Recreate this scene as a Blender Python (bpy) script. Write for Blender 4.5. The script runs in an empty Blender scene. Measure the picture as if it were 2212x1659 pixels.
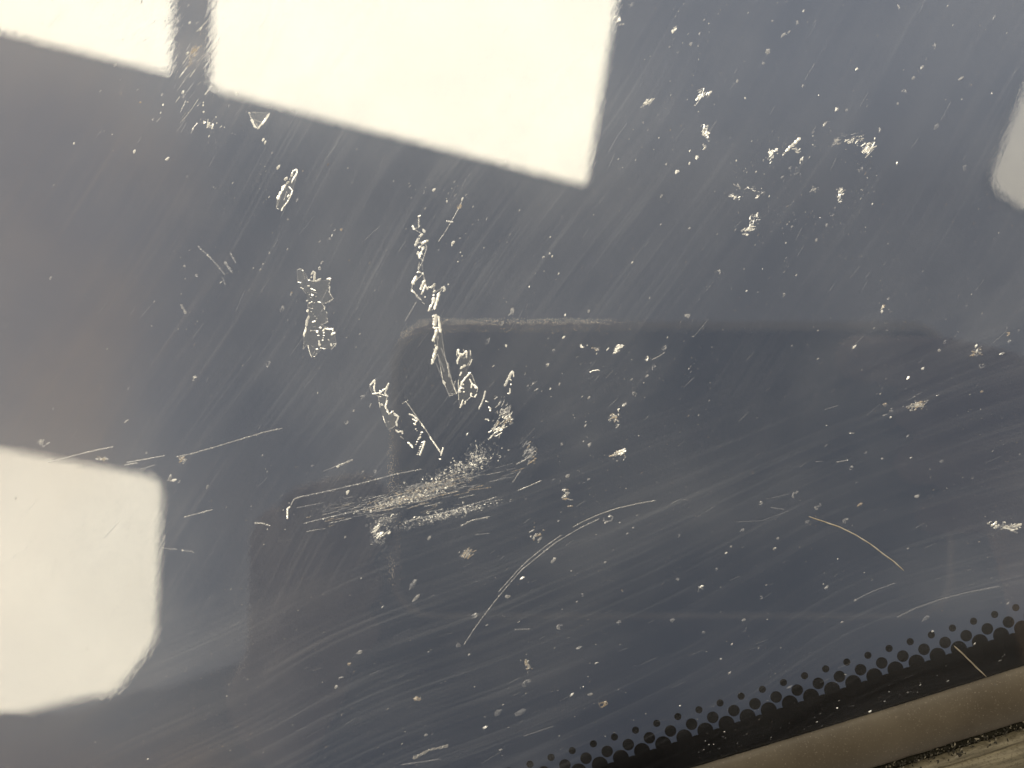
import bpy, bmesh, math, random
from mathutils import Vector, Matrix, noise as mnoise

random.seed(7)
R = math.radians
scene = bpy.context.scene

# ------------------------------------------------------------------ camera, world, exposure
CAM_Z = 0.120                       # the phone lens is 12 cm above the glass
K = 0.150 / 2212.0                  # metres on the glass per unit of the 2212-wide view
cam_d = bpy.data.cameras.new('camera')
cam_d.sensor_width = 36.0
cam_d.lens = 36.0 * 0.120 / 0.150
cam_d.clip_start = 0.001
cam_d.clip_end = 50
cam_d.dof.use_dof = True
cam_d.dof.focus_distance = CAM_Z
cam_d.dof.aperture_fstop = 14.0
cam = bpy.data.objects.new('camera', cam_d)
scene.collection.objects.link(cam)
cam.location = (0, 0, CAM_Z)
scene.camera = cam

world = bpy.data.worlds.new('World'); scene.world = world
world.use_nodes = True
bg = world.node_tree.nodes['Background']
bg.inputs[0].default_value = (1.0, 0.98, 0.96, 1)
bg.inputs[1].default_value = 0.55

vs = scene.view_settings
vs.view_transform = 'Standard'; vs.look = 'None'; vs.exposure = 0; vs.gamma = 1
scene.render.engine = 'CYCLES'
scene.cycles.use_denoising = True
scene.cycles.denoiser = 'OPENIMAGEDENOISE'
scene.cycles.denoising_input_passes = 'RGB_ALBEDO_NORMAL'
scene.cycles.use_adaptive_sampling = False
scene.cycles.max_bounces = 4
scene.cycles.diffuse_bounces = 1
scene.cycles.glossy_bounces = 3
scene.cycles.transparent_max_bounces = 24
scene.cycles.use_light_tree = False
scene.cycles.caustics_reflective = False
scene.cycles.caustics_refractive = False
scene.cycles.sample_clamp_indirect = 0.0

COL = scene.collection

# ------------------------------------------------------------------ helpers
def D(x, y, z=0.0):
    """point of the 2212x1659 view -> point on the glass plane"""
    return Vector(((x - 1106) * K, (829.5 - y) * K, z))

def refl(x, y, h):
    """place at height h above the glass whose mirror image stands at x, y"""
    s = (h + CAM_Z) / CAM_Z
    return Vector(((x - 1106) * K * s, (829.5 - y) * K * s, h))

def Z(x0, y0, w, px=2212.0):
    s = w / px * 0.8848
    return lambda p: (x0 * 0.8848 + p[0] * s, y0 * 0.8848 + p[1] * s), s

def obj(name, me, mat=None, parent=None):
    o = bpy.data.objects.new(name, me); COL.objects.link(o)
    if mat is not None:
        mats = mat if isinstance(mat, (list, tuple)) else [mat]
        if len(me.materials) == 0:
            for m in mats: me.materials.append(m)
    if parent: o.parent = parent
    return o

def empty(name, loc=(0, 0, 0)):
    o = bpy.data.objects.new(name, None); COL.objects.link(o)
    o.location = loc; o.empty_display_size = 0.01
    return o

def tag(o, label=None, cat=None, group=None, kind=None):
    if label: o['label'] = label
    if cat: o['category'] = cat
    if group: o['group'] = group
    if kind: o['kind'] = kind
    return o

class MB:
    def __init__(self): self.v = []; self.f = []; self.m = []
    def poly(self, pts, mi=0):
        b = len(self.v); self.v += [tuple(p) for p in pts]
        self.f.append(tuple(range(b, b + len(pts)))); self.m.append(mi)
    def ridge(self, pts, w, h=None, mi=0, jit=0.25, z0=6e-6, step=None):
        """raised scratch lip along a polyline given in view units; w = width in view units"""
        P = [Vector((p[0], p[1])) for p in pts]
        Q = []
        step = step or max(1.1, w * 0.42)
        for a, b in zip(P[:-1], P[1:]):
            n = max(1, int((b - a).length / step))
            for i in range(n): Q.append(a.lerp(b, i / n))
        Q.append(P[-1])
        h = h if h is not None else w * K * random.choice((.10, .16, .24, .45))
        n = len(Q); base = len(self.v)
        for i, q in enumerate(Q):
            t = (Q[min(i + 1, n - 1)] - Q[max(i - 1, 0)])
            if t.length < 1e-6: t = Vector((1, 0))
            t.normalize(); nn = Vector((-t.y, t.x))
            e = min(1.0, (min(i, n - 1 - i) + 0.45) / 1.5)
            ww = w * 0.5 * e * (1 + random.uniform(-jit, jit) * 1.3)
            off = nn * random.uniform(-jit, jit) * w * 0.5
            c = q + off
            top = c + nn * random.uniform(-.3, .3) * ww
            self.v.append(tuple(D(*(c + nn * ww), z0)))
            self.v.append(tuple(D(*top, z0 + h * e * random.uniform(.5, 1.2))))
            self.v.append(tuple(D(*(c - nn * ww), z0)))
        for i in range(n - 1):
            a = base + 3 * i
            for k in (0, 1):
                self.f.append((a + k, a + k + 1, a + k + 4, a + k + 3)); self.m.append(mi)
    def speck(self, x, y, r, el=1.0, ang=0.0, mi=0, z0=6e-6, hf=0.5, n=None):
        n = n or random.randint(5, 7)
        ca, sa = math.cos(ang), math.sin(ang)
        b = len(self.v)
        for i in range(n):
            a = 2 * math.pi * i / n + random.uniform(-.3, .3)
            rr = r * random.uniform(.6, 1.2)
            u, v = rr * el * math.cos(a), rr / math.sqrt(el) * math.sin(a)
            self.v.append(tuple(D(x + u * ca - v * sa, y - (u * sa + v * ca), z0)))
        self.v.append(tuple(D(x + random.uniform(-.3, .3) * r, y + random.uniform(-.3, .3) * r, z0 + r * K * hf)))
        for i in range(n):
            self.f.append((b + (i + 1) % n, b + n, b + i)); self.m.append(mi)
    def ring(self, x, y, r, el=1.3, ang=0.8, mi=0, w=None, gap=0.2):
        ca, sa = math.cos(ang), math.sin(ang)
        n = 9; pts = []
        s0 = random.uniform(0, 6.28)
        for i in range(n + 1):
            a = s0 + (2 * math.pi - gap * 6.28 * random.random()) * i / n
            rr = r * random.uniform(.85, 1.15)
            u, v = rr * el * math.cos(a), rr * math.sin(a)
            pts.append((x + u * ca - v * sa, y - (u * sa + v * ca)))
        self.ridge(pts, w or r * 0.55, mi=mi, jit=.2, step=r)
    def mesh(self, name, mats):
        me = bpy.data.meshes.new(name)
        me.from_pydata(self.v, [], self.f)
        for m in mats: me.materials.append(m)
        me.polygons.foreach_set('material_index', self.m)
        me.update()
        return me

def box_bm(bm, x0, x1, y0, y1, z0, z1):
    vs_ = [bm.verts.new(p) for p in [(x0,y0,z0),(x1,y0,z0),(x1,y1,z0),(x0,y1,z0),(x0,y0,z1),(x1,y0,z1),(x1,y1,z1),(x0,y1,z1)]]
    for f in ((3,2,1,0),(4,5,6,7),(0,1,5,4),(1,2,6,5),(2,3,7,6),(3,0,4,7)):
        bm.faces.new([vs_[i] for i in f])

def prism(outline, z0, z1):
    """closed prism, outline counter-clockwise in x, y"""
    n = len(outline)
    v = [(p[0], p[1], z0) for p in outline] + [(p[0], p[1], z1) for p in outline]
    f = [tuple(reversed(range(n))), tuple(range(n, 2 * n))]
    f += [(i, (i + 1) % n, n + (i + 1) % n, n + i) for i in range(n)]
    return v, f

uD = Vector((712, -221)).normalized(); nD = Vector((-uD.y, uD.x))     # along and across the lower right edge, in view units
E0 = Vector((1500, 1658))

# ------------------------------------------------------------------ materials
def new_mat(name):
    m = bpy.data.materials.new(name); m.use_nodes = True
    nt = m.node_tree; nt.nodes.clear()
    out = nt.nodes.new('ShaderNodeOutputMaterial')
    return m, nt, out

class NB:
    flat = False
    def __init__(self, nt): self.nt = nt
    def n(self, t, **kw):
        nd = self.nt.nodes.new(t)
        for k, v in kw.items(): setattr(nd, k, v)
        return nd
    def L(self, a, b): self.nt.links.new(a, b)
    def val(self, s, x):
        if hasattr(x, 'links') or isinstance(x, bpy.types.NodeSocket): self.L(x, s)
        else: s.default_value = x
    def math(self, op, a, b=None, c=None, clamp=False):
        nd = self.n('ShaderNodeMath', operation=op, use_clamp=clamp)
        self.val(nd.inputs[0], a)
        if b is not None: self.val(nd.inputs[1], b)
        if c is not None: self.val(nd.inputs[2], c)
        return nd.outputs[0]
    def mapr(self, x, a, b, c, d, smooth=False):
        nd = self.n('ShaderNodeMapRange')
        if smooth: nd.interpolation_type = 'SMOOTHSTEP'
        self.val(nd.inputs[0], x)
        for i, v in enumerate((a, b, c, d)): nd.inputs[i + 1].default_value = v
        return nd.outputs[0]
    def noise(self, vec, scale, detail=3, rough=0.55, dist=0.0):
        nd = self.n('ShaderNodeTexNoise', noise_dimensions='2D' if self.flat else '3D')
        self.L(vec, nd.inputs['Vector'])
        nd.inputs['Scale'].default_value = scale
        nd.inputs['Detail'].default_value = detail
        nd.inputs['Roughness'].default_value = rough
        nd.inputs['Distortion'].default_value = dist
        return nd.outputs[0]
    def mapping(self, vec, loc=(0,0,0), rot=(0,0,0), sc=(1,1,1)):
        nd = self.n('ShaderNodeMapping')
        self.L(vec, nd.inputs[0])
        nd.inputs['Rotation'].default_value = rot
        n2 = self.n('ShaderNodeMapping')          # turn first, stretch after
        self.L(nd.outputs[0], n2.inputs[0])
        n2.inputs['Location'].default_value = loc
        n2.inputs['Scale'].default_value = sc
        return n2.outputs[0]
    def mixc(self, f, a, b):
        nd = self.n('ShaderNodeMix', data_type='RGBA')
        self.val(nd.inputs[0], f)
        for s, x in ((nd.inputs[6], a), (nd.inputs[7], b)):
            if isinstance(x, tuple): s.default_value = (*x, 1) if len(x) == 3 else x
            else: self.L(x, s)
        return nd.outputs[2]
    def mixs(self, f, a, b):
        nd = self.n('ShaderNodeMixShader'); self.val(nd.inputs[0], f)
        self.L(a, nd.inputs[1]); self.L(b, nd.inputs[2])
        return nd.outputs[0]

# -- glass, outer face: clear, wiped, dusty. Where the dirt lies is stored on the pane's mesh (see below)
def glass_outer():
    m, nt, out = new_mat('windscreen_glass_outer')
    nb = NB(nt); nb.flat = True
    tc = nb.n('ShaderNodeTexCoord'); P = tc.outputs['Object']
    def att(nm, vec=False):
        a = nb.n('ShaderNodeAttribute', attribute_name=nm); return a.outputs['Vector' if vec else 'Fac']
    flat, brown_tint, smear, hz_, gain = att('flat'), att('brown_tint'), att('smear'), att('haze'), att('gain')
    W = att('wipe', True)
    A1 = nb.noise(nb.mapping(W, rot=(0, 0, R(-58)), sc=(34, 2300, 1)), 1.0, 2, .62)
    A2 = nb.noise(nb.mapping(W, loc=(3, 1, 0), rot=(0, 0, R(-55)), sc=(12, 300, 1)), 1.0, 3, .65)
    B1 = nb.noise(nb.mapping(W, loc=(1, 5, 0), rot=(0, 0, R(-24)), sc=(26, 2000, 1)), 1.0, 2, .62)
    B2 = nb.noise(nb.mapping(W, loc=(7, 2, 0), rot=(0, 0, R(-24)), sc=(10, 260, 1)), 1.0, 3, .65)
    def mx(a, b):
        nd = nb.n('ShaderNodeMix', data_type='FLOAT'); nb.L(flat, nd.inputs[0]); nb.L(a, nd.inputs[2]); nb.L(b, nd.inputs[3]); return nd.outputs[0]
    S1, S2 = mx(A1, B1), mx(A2, B2)
    fine = nb.noise(P, 4800, 1, .7)
    m1 = nb.mapr(S1, .42, .78, 0, 1)
    m2 = nb.mapr(S2, .38, .72, 0, 1)
    mask = nb.math('MULTIPLY', m1, nb.math('MULTIPLY_ADD', m2, .075, .018))
    mask = nb.math('ADD', mask, nb.math('MULTIPLY', m2, nb.math('MULTIPLY_ADD', smear, .8, .018)))
    mask = nb.math('ADD', mask, nb.math('MULTIPLY', nb.mapr(fine, .3, .75, 0, 1), .060))
    mask = nb.math('MULTIPLY_ADD', mask, gain, hz_)
    dcol = nb.mixc(brown_tint, (.58, .58, .60), (.50, .37, .25))
    dif = nb.n('ShaderNodeBsdfDiffuse'); nb.L(dcol, dif.inputs[0])
    # fine relief of the dirt and wiped film: breaks up the edges of the reflections
    bumph = nb.noise(nb.mapping(P, rot=(0, 0, R(-56)), sc=(800, 2000, 1)), 1.0, 1, .5)
    bp = nb.n('ShaderNodeBump'); bp.inputs['Strength'].default_value = 1.0
    bp.inputs['Distance'].default_value = 1.15e-6
    nb.L(bumph, bp.inputs['Height'])
    gl = nb.n('ShaderNodeBsdfGlossy'); gl.inputs['Roughness'].default_value = 0.0
    nb.L(bp.outputs[0], gl.inputs['Normal'])
    tr = nb.n('ShaderNodeBsdfTransparent'); tr.inputs[0].default_value = (.96, .965, .97, 1)
    fr = nb.n('ShaderNodeFresnel'); fr.inputs[0].default_value = 1.80
    s = nb.mixs(fr.outputs[0], tr.outputs[0], gl.outputs[0])
    hz = nb.n('ShaderNodeBsdfGlossy'); hz.inputs['Roughness'].default_value = 0.2     # light spread by the dirt film: glow round the lamps
    s = nb.mixs(nb.math("MULTIPLY_ADD", mask, .085, .0024), s, hz.outputs[0])
    s = nb.mixs(mask, s, dif.outputs[0])
    nb.L(s, out.inputs[0])
    return m

def glass_inner():
    m, nt, out = new_mat('windscreen_glass_inner')
    nb = NB(nt)
    tr = nb.n('ShaderNodeBsdfTransparent'); tr.inputs[0].default_value = (.97, .98, .985, 1)
    nb.L(tr.outputs[0], out.inputs[0])
    return m

def matte(name, c0, c1, scale, rough=.7, spec=.3, detail=5, metal=0.0, bump=0.0, fine=None):
    m, nt, out = new_mat(name)
    nb = NB(nt)
    tc = nb.n('ShaderNodeTexCoord'); P = tc.outputs['Object']
    f = nb.mapr(nb.noise(P, scale, detail, .65), .32, .68, 0, 1)
    c = nb.mixc(f, c0, c1)
    if fine:
        g = nb.mapr(nb.noise(P, fine[0], 3, .6), fine[1], fine[1] + .12, 0, 1)
        c = nb.mixc(g, c, fine[2])
    p = nb.n('ShaderNodeBsdfPrincipled')
    nb.L(c, p.inputs['Base Color']); p.inputs['Roughness'].default_value = rough
    p.inputs['Specular IOR Level'].default_value = spec; p.inputs['Metallic'].default_value = metal
    if bump:
        b = nb.n('ShaderNodeBump'); b.inputs['Distance'].default_value = bump
        nb.L(nb.noise(P, scale * 6, 4, .6), b.inputs['Height']); nb.L(b.outputs[0], p.inputs['Normal'])
    nb.L(p.outputs[0], out.inputs[0])
    return m

def mark(name, col, opacity, gloss=.15):
    """crushed glass and dried residue: whitish, partly see-through"""
    m, nt, out = new_mat(name)
    nb = NB(nt)
    tc = nb.n('ShaderNodeTexCoord'); P = tc.outputs['Object']
    f = nb.mapr(nb.noise(P, 2600, 3, .6), .35, .65, .45, 1.0)
    op = nb.math('MULTIPLY', f, opacity, clamp=True)
    d = nb.n('ShaderNodeBsdfDiffuse'); d.inputs[0].default_value = (*col, 1)
    g = nb.n('ShaderNodeBsdfGlossy'); g.inputs['Roughness'].default_value = .25
    s = nb.n('ShaderNodeMixShader'); s.inputs[0].default_value = gloss
    nb.L(d.outputs[0], s.inputs[1]); nb.L(g.outputs[0], s.inputs[2])
    t = nb.n('ShaderNodeBsdfTransparent')
    nb.L(nb.mixs(op, t.outputs[0], s.outputs[0]), out.inputs[0])
    return m

def emit(name, col, strength):
    m, nt, out = new_mat(name)
    nb = NB(nt)
    tc = nb.n('ShaderNodeTexCoord')
    e = nb.n('ShaderNodeEmission'); e.inputs[0].default_value = (*col, 1)
    f = nb.mapr(nb.noise(tc.outputs['Object'], 3.0, 2), .3, .7, .95 * strength, 1.05 * strength)
    nb.L(f, e.inputs[1]); nb.L(e.outputs[0], out.inputs[0])
    return m

M_OUT, M_IN = glass_outer(), glass_inner()
M_BRIGHT = mark('crushed_glass_bright', (.93, .90, .82), 1.6, .42)
M_MID = mark('crushed_glass_mid', (.75, .72, .67), .48, .3)
M_DIM = mark('crushed_glass_dim', (.62, .61, .62), .27)
M_FILM = mark('residue_film', (.62, .60, .52), .075)
M_TAN = mark('brown_grit', (.62, .50, .36), .55)
M_BROWN = mark('brown_dirt_speck', (.30, .21, .12), .5, .05)
MARKS = [M_BRIGHT, M_MID, M_DIM, M_FILM, M_TAN, M_BROWN]
BR, MD, DM, FI, TN = 0, 1, 2, 3, 4
M_FRIT = matte('black_ceramic_frit', (.0065, .0045, .003), (.018, .011, .006), 700, .6, .2, fine=(2600, .66, (.07, .05, .026)))
M_DOT = matte('black_ceramic_dot', (.007, .005, .003), (.020, .013, .007), 1000, .6, .2)
M_TRIM = matte('dusty_black_plastic', (.074, .058, .038), (.118, .095, .064), 70, .55, .4, bump=6e-5, fine=(3200, .60, (.19, .155, .115)))
def strip_mat():
    m, nt, out = new_mat('weathered_rubber')
    nb = NB(nt); tc = nb.n('ShaderNodeTexCoord'); P = tc.outputs['Object']
    st = nb.noise(nb.mapping(P, rot=(0, 0, R(-17)), sc=(90, 1500, 1)), 1.0, 5, .65)
    gr = nb.noise(P, 2600, 3, .7)
    c = nb.mixc(nb.mapr(st, .33, .68, 0, 1), (.085, .070, .044), (.30, .255, .165))
    c = nb.mixc(nb.mapr(gr, .52, .72, 0, .8), c, (.055, .045, .026))
    p = nb.n('ShaderNodeBsdfPrincipled'); nb.L(c, p.inputs['Base Color']); p.inputs['Roughness'].default_value = .7
    b = nb.n('ShaderNodeBump'); b.inputs['Distance'].default_value = 2e-4; nb.L(st, b.inputs['Height']); nb.L(b.outputs[0], p.inputs['Normal'])
    nb.L(p.outputs[0], out.inputs[0])
    return m
M_STRIP = strip_mat()
M_GROOVE_SHADE = matte('groove_shade_black', (.012, .011, .007), (.028, .025, .017), 600, .9, .1, bump=2e-4)  # near-black, stands in for shade deep in the groove
M_DASH = matte('slate_dashboard_plastic', (.094, .116, .176), (.110, .131, .189), 20, .75, .2)
M_PHONE = matte('phone_back', (.010, .011, .014), (.013, .014, .017), 30, .35, .4)
M_FRAME = matte('phone_frame_metal', (.70, .58, .42), (.76, .64, .48), 60, .18, .5, metal=1.0)
M_LENS = matte('lens_glass', (.004, .004, .006), (.006, .006, .008), 30, .05, .6)
M_SKIN = matte('skin', (.44, .28, .20), (.55, .36, .26), 120, .55, .35, bump=1e-4)
M_SLEEVE = matte('dark_sleeve', (.020, .019, .024), (.032, .030, .036), 300, .9, .1, bump=2e-4)
M_BLOCKER = matte('jacket_blocker_grey', (.050, .050, .058), (.075, .075, .085), 60, .9, .1, bump=5e-4)
M_HOUSING = matte('lamp_housing', (.55, .55, .54), (.6, .6, .59), 4, .5, .3)

# ------------------------------------------------------------------ windscreen
windscreen = empty('windscreen')
tag(windscreen, 'scratched dusty windscreen with dotted black border, reflecting bright lamps', 'windscreen')
gx0, gx1, gy0, gy1, gt = -.17, .17, -.14, .14, .005
def edge_pt(t, a, z=0.0):
    p = E0 + uD * t + nD * a
    return D(p.x, p.y, z)
g0, g1 = edge_pt(0, 52), edge_pt(1000, 52)
sl = (g1.y - g0.y) / (g1.x - g0.x)
cutl = (gx0, g0.y + (gx0 - g0.x) * sl)
cutr = (gx1, g0.y + (gx1 - g0.x) * sl)
GX, GY = 230, 190
vv, ff = [], []
for j in range(GY + 1):
    for i in range(GX + 1):
        x = gx0 + (gx1 - gx0) * i / GX
        yb = cutl[1] + (cutr[1] - cutl[1]) * i / GX
        vv.append((x, yb + (gy1 - yb) * j / GY, 0.0))
row = GX + 1
for j in range(GY):
    for i in range(GX):
        a = j * row + i; ff.append((a, a + 1, a + row + 1, a + row))
ntop = len(ff); nv = len(vv)
vv += [(cutl[0], cutl[1], -gt), (cutr[0], cutr[1], -gt), (gx1, gy1, -gt), (gx0, gy1, -gt)]
ff.append((nv + 3, nv + 2, nv + 1, nv))
ff.append(tuple([nv, nv + 1] + [i for i in range(GX, -1, -1)]))
ff.append(tuple([nv + 1, nv + 2] + [j * row + GX for j in range(GY, -1, -1)]))
ff.append(tuple([nv + 2, nv + 3] + [GY * row + i for i in range(0, GX + 1)]))
ff.append(tuple([nv + 3, nv] + [j * row for j in range(0, GY + 1)]))
me = bpy.data.meshes.new('glass_pane'); me.from_pydata(vv, [], ff)
me.materials.append(M_IN); me.materials.append(M_OUT)
me.polygons.foreach_set('material_index', [1] * ntop + [0] * 5)
# brown tint towards the left, and the dirt on the pane: wipe direction, hand smears, haze, how much dust was left
def sst(x, a, b):
    t = max(0.0, min(1.0, (x - a) / (b - a))); return t * t * (3 - 2 * t)
def fbm(x, y, f, o, seed):
    v_, a = 0.0, 1.0
    for k in range(o):
        v_ += a * mnoise.noise((x * f, y * f, seed + k * 7.7)); f *= 2.1; a *= .55
    return v_
SMEARS = ((2020, 740, 420, 120, 25, .050), (1780, 180, 420, 190, 50, .040), (1190, 960, 90, 130, 60, .045), (1240, 330, 330, 210, 55, .022), (660, 210, 330, 110, 50, .030), (1650, 1050, 520, 120, 20, .026),
          (1880, 1330, 420, 90, 17, .030), (415, 115, 34, 50, 50, .10), (980, 1060, 210, 55, 14, .040), (1810, 470, 170, 120, 40, .022), (1900, 740, 140, 60, 20, .030), (1500, 560, 300, 90, 50, .016))
cols = {k: [] for k in ('flat', 'brown_tint', 'smear', 'haze', 'gain')}; wipe = []
for (X, Y, Z_) in vv:
    vx, vy = X / K + 1106, 829.5 - Y / K
    t = Y - .30 * X + .03 * fbm(X, Y, 25, 1, 1)
    flat = sst(-t, -.006, .034)
    clump = sst(fbm(X, Y, 34, 4, 5), -.55, .75)
    big = .9 + .45 * fbm(X, Y, 13, 2, 9)
    brown_tint = sst(-(X + .035 * fbm(X, Y, 18, 3, 12)), .018, .074)
    sm = 0.0
    for (ex, ey, rx, ry, ang, amp) in SMEARS:
        dx, dy = vx - ex, -(vy - ey); ca, sa = math.cos(R(ang)), math.sin(R(ang))
        u, w = (dx * ca + dy * sa) / rx, (-dx * sa + dy * ca) / ry
        l = math.hypot(u, w)
        if l < 1.3: sm += amp * sst(1.3 - l, 0, 1.3)
    dn = (Vector((vx, vy)) - E0).dot(nD)
    clean = 1 - .65 * sst(dn, -130, -40)
    cols['flat'].append(flat); cols['brown_tint'].append(brown_tint); cols['smear'].append(sm)
    cols['gain'].append(max(.2, big) * clean * (1 - .45 * brown_tint) * (.68 + .32 * flat))
    cols['haze'].append((.048 * clump * max(.3, big) + sm * .6 * clump) * clean + .066 * brown_tint)
    wipe.append((X + .006 * fbm(X, Y, 14, 2, 21), Y + .006 * fbm(X, Y, 14, 2, 33), 0))
for k, v_ in cols.items():
    me.attributes.new(k, 'FLOAT', 'POINT').data.foreach_set('value', v_)
me.attributes.new('wipe', 'FLOAT_VECTOR', 'POINT').data.foreach_set('vector', [c for w in wipe for c in w])
obj('glass_pane', me, None, windscreen)

# printed border on the inner face: three staggered rows of dots, growing towards the solid band
FZ = -gt - 2e-4
FS = (CAM_Z - FZ) / CAM_Z
zK, sK = Z(1600, 1200, 900)
def Fp(p):                       # view point -> point on the printed (inner) face
    q = D(*p); return Vector((q.x * FS, q.y * FS, 0))
pitch = Vector((126.75, -40.85)); ud = pitch.normalized(); nd_ = Vector((-ud.y, ud.x))
rows = [((8, 1391), 20.5), ((91, 1437), 33.0), ((47, 1517), 46.0), ((131, 1566), 61.0)]
for ri, (p0, r) in enumerate(rows):
    rr = r * 1.06 * sK * K * FS
    nseg = 28
    ol = [(rr * math.cos(2 * math.pi * i / nseg), rr * math.sin(2 * math.pi * i / nseg)) for i in range(nseg)]
    vv, ff = prism(ol, -1e-5 - ri * 1.5e-5, 1e-5 - ri * 3e-6)
    dm = bpy.data.meshes.new('frit_dot'); dm.from_pydata(vv, [], ff); dm.materials.append(M_DOT)
    for i in range(-14, 22):
        q = Vector(p0) + pitch * i
        d = zK(q)
        if d[0] < 1040 or d[0] > 2290 or d[1] > 1760: continue
        o = obj('frit_dot', dm, None, windscreen)
        f = Fp(d); o.location = (f.x, f.y, FZ)
# solid band, below the fourth row's centres
def lineF(q, n_off, ts):
    out = []
    for t in ts:
        p = Vector(q) + pitch * t + nd_ * n_off
        out.append(Fp(zK(p)))
    return out
top = lineF((131, 1566), -34, [-20 + i * .5 for i in range(84)])
bot = lineF((131, 1566), 240, [-20, 22])
pts = [(p.x, p.y) for p in ([bot[0], bot[1]] + list(reversed(top)))]
vv, ff = prism(pts, FZ - 6e-5, FZ - 3e-5)
bm_ = bpy.data.meshes.new('frit_band'); bm_.from_pydata(vv, [], ff)
obj('frit_band', bm_, M_FRIT, windscreen)

# ------------------------------------------------------------------ trim along the lower right edge
def extrude_profile(name, prof, mat, t0=-700, t1=1100, nseg=260, wob=0.0, wscale=.02, seed=0, sm=True):
    """profile = (view units across, height m); swept along the edge"""
    vv, ff = [], []
    for i in range(nseg + 1):
        t = t0 + (t1 - t0) * i / nseg
        for j, (a, z) in enumerate(prof):
            w = wob if not isinstance(wob, (list, tuple)) else wob[j]
            dn = w * (mnoise.noise((t * wscale, j * 3.1, seed)) + .7 * mnoise.noise((t * wscale * 4, j * 5.7, seed + 9)))
            cur = -1.1e-5 * (t - 500) ** 2 + 0.6      # the edge bows very slightly
            p = E0 + uD * t + nD * (a + dn + cur)
            vv.append(tuple(D(p.x, p.y, z + dn * K * .25)))
    m = len(prof)
    for i in range(nseg):
        for j in range(m):
            a, b = i * m + j, i * m + (j + 1) % m
            ff.append((a, b, b + m, a + m))
    me = bpy.data.meshes.new(name); me.from_pydata(vv, [], ff)
    if sm:
        me.polygons.foreach_set('use_smooth', [True] * len(ff))
    return obj(name, me, mat)

trim = extrude_profile('windscreen_trim',
    [(2, 3e-5), (0, 1.2e-4), (-1, 4e-4), (2, 6.5e-4), (9, 9e-4), (30, 1.35e-3), (55, 1.45e-3), (85, 1.15e-3), (106, 5e-4), (112, 2e-4), (116, -2e-4), (117, -1.6e-3), (110, -3e-3), (58, -3e-3), (56, 3e-5)],
    M_TRIM, wob=[.9, .9, .9, .7, .5, .4, .4, .4, .9, 1.8, 2.2, 2.0, 0, 0, 0], wscale=.03)
tb = MB()
for i in range(150):
    t, a_ = random.uniform(-20, 900), random.uniform(4, 108)
    p = E0 + uD * t + nD * a_
    tb.speck(p.x, p.y, .5 + 1.6 * random.random() ** 3, random.uniform(1, 2), random.uniform(0, 3), random.choice([1, 2, 2, 4]), z0=9e-4 + 4.5e-4 * max(0, 1 - abs(a_ - 50) / 45), hf=.7)
tag(obj('dust', tb.mesh('dust', MARKS), None, trim), kind='stuff')
tag(trim, 'dusty brown-black plastic trim band beside the dotted glass border', 'trim')
groove_floor = extrude_profile('groove_shade', [(112, -1.2e-3), (118, -1.0e-3), (128, -7e-4), (136, -1.0e-3), (146, -1.6e-3), (146, -2.6e-3), (112, -2.6e-3)], M_GROOVE_SHADE, wob=[1, 2, 3, 3, 0, 0, 0], wscale=.05, seed=2)  # added dark floor: the groove's shade is put into its colour
groove_floor.parent = trim
strip = extrude_profile('rubber_strip',
    [(140, -2.4e-3), (141, -1.2e-3), (141, -3e-4), (143, 1e-4), (149, 4e-4), (156, 2e-4), (161, -2e-4), (166, 3e-4), (185, 6e-4), (205, 5e-4), (214, 1e-4), (222, 6e-4), (260, 9e-4), (330, 9e-4), (420, 6e-4), (424, -4e-3), (140, -4e-3)],
    M_STRIP, wob=[0, 2.5, 5.5, 5.0, 2.5, 2.2, 2.5, 2.5, 1.5, 1.5, 2, 2, 1, 1, 1, 0, 0], wscale=.045, seed=4)
tag(strip, 'weathered tan rubber strip in the bottom right corner, past the dark groove', 'rubber strip')
# frayed grit caught in the groove, one uneven heap of crumbs
gb = MB()
for i in range(420):
    t = random.uniform(300, 900); a = random.gauss(129, 8)
    p = E0 + uD * t + nD * a
    r = random.uniform(.8, 3.4)
    gb.speck(p.x, p.y, r, random.uniform(1, 2.2), random.uniform(0, 3.1), mi=random.choice([0, 0, 0, 1]), z0=random.uniform(-7e-4, -1e-4) if a < 137 else 2e-4, hf=.8)
gr = obj('groove_grit', gb.mesh('groove_grit', [matte('dark_grit', (.02, .018, .012), (.05, .043, .03), 900), matte('pale_grit', (.16, .14, .10), (.3, .26, .19), 900)]))
tag(gr, 'dark crumbly grit lying in the groove beside the plastic trim', 'grit', kind='stuff')

# ------------------------------------------------------------------ dashboard behind the glass
dv, df = [], []
NX, NY = 40, 32
for j in range(NY + 1):
    for i in range(NX + 1):
        x, y = -.34 + .68 * i / NX, -.30 + .60 * j / NY
        z = -.115 - .25 * (max(0, x * .2 + y) ** 2) * 3 + .004 * mnoise.noise((x * 9, y * 9, 2))
        dv.append((x, y, z))
for j in range(NY):
    for i in range(NX):
        a = j * (NX + 1) + i
        df.append((a, a + 1, a + NX + 2, a + NX + 1))
n0 = len(dv)
for j in range(NY + 1):
    for i in range(NX + 1):
        p = dv[j * (NX + 1) + i]; dv.append((p[0], p[1], p[2] - .02))
for j in range(NY):
    for i in range(NX):
        a = n0 + j * (NX + 1) + i
        df.append((a, a + NX + 1, a + NX + 2, a + 1))
me = bpy.data.meshes.new('dashboard'); me.from_pydata(dv, [], df)
me.polygons.foreach_set('use_smooth', [True] * len(df))
dash = obj('dashboard', me, M_DASH)
tag(dash, 'slate grey dashboard surface seen blurred through the windscreen', 'dashboard')

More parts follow.
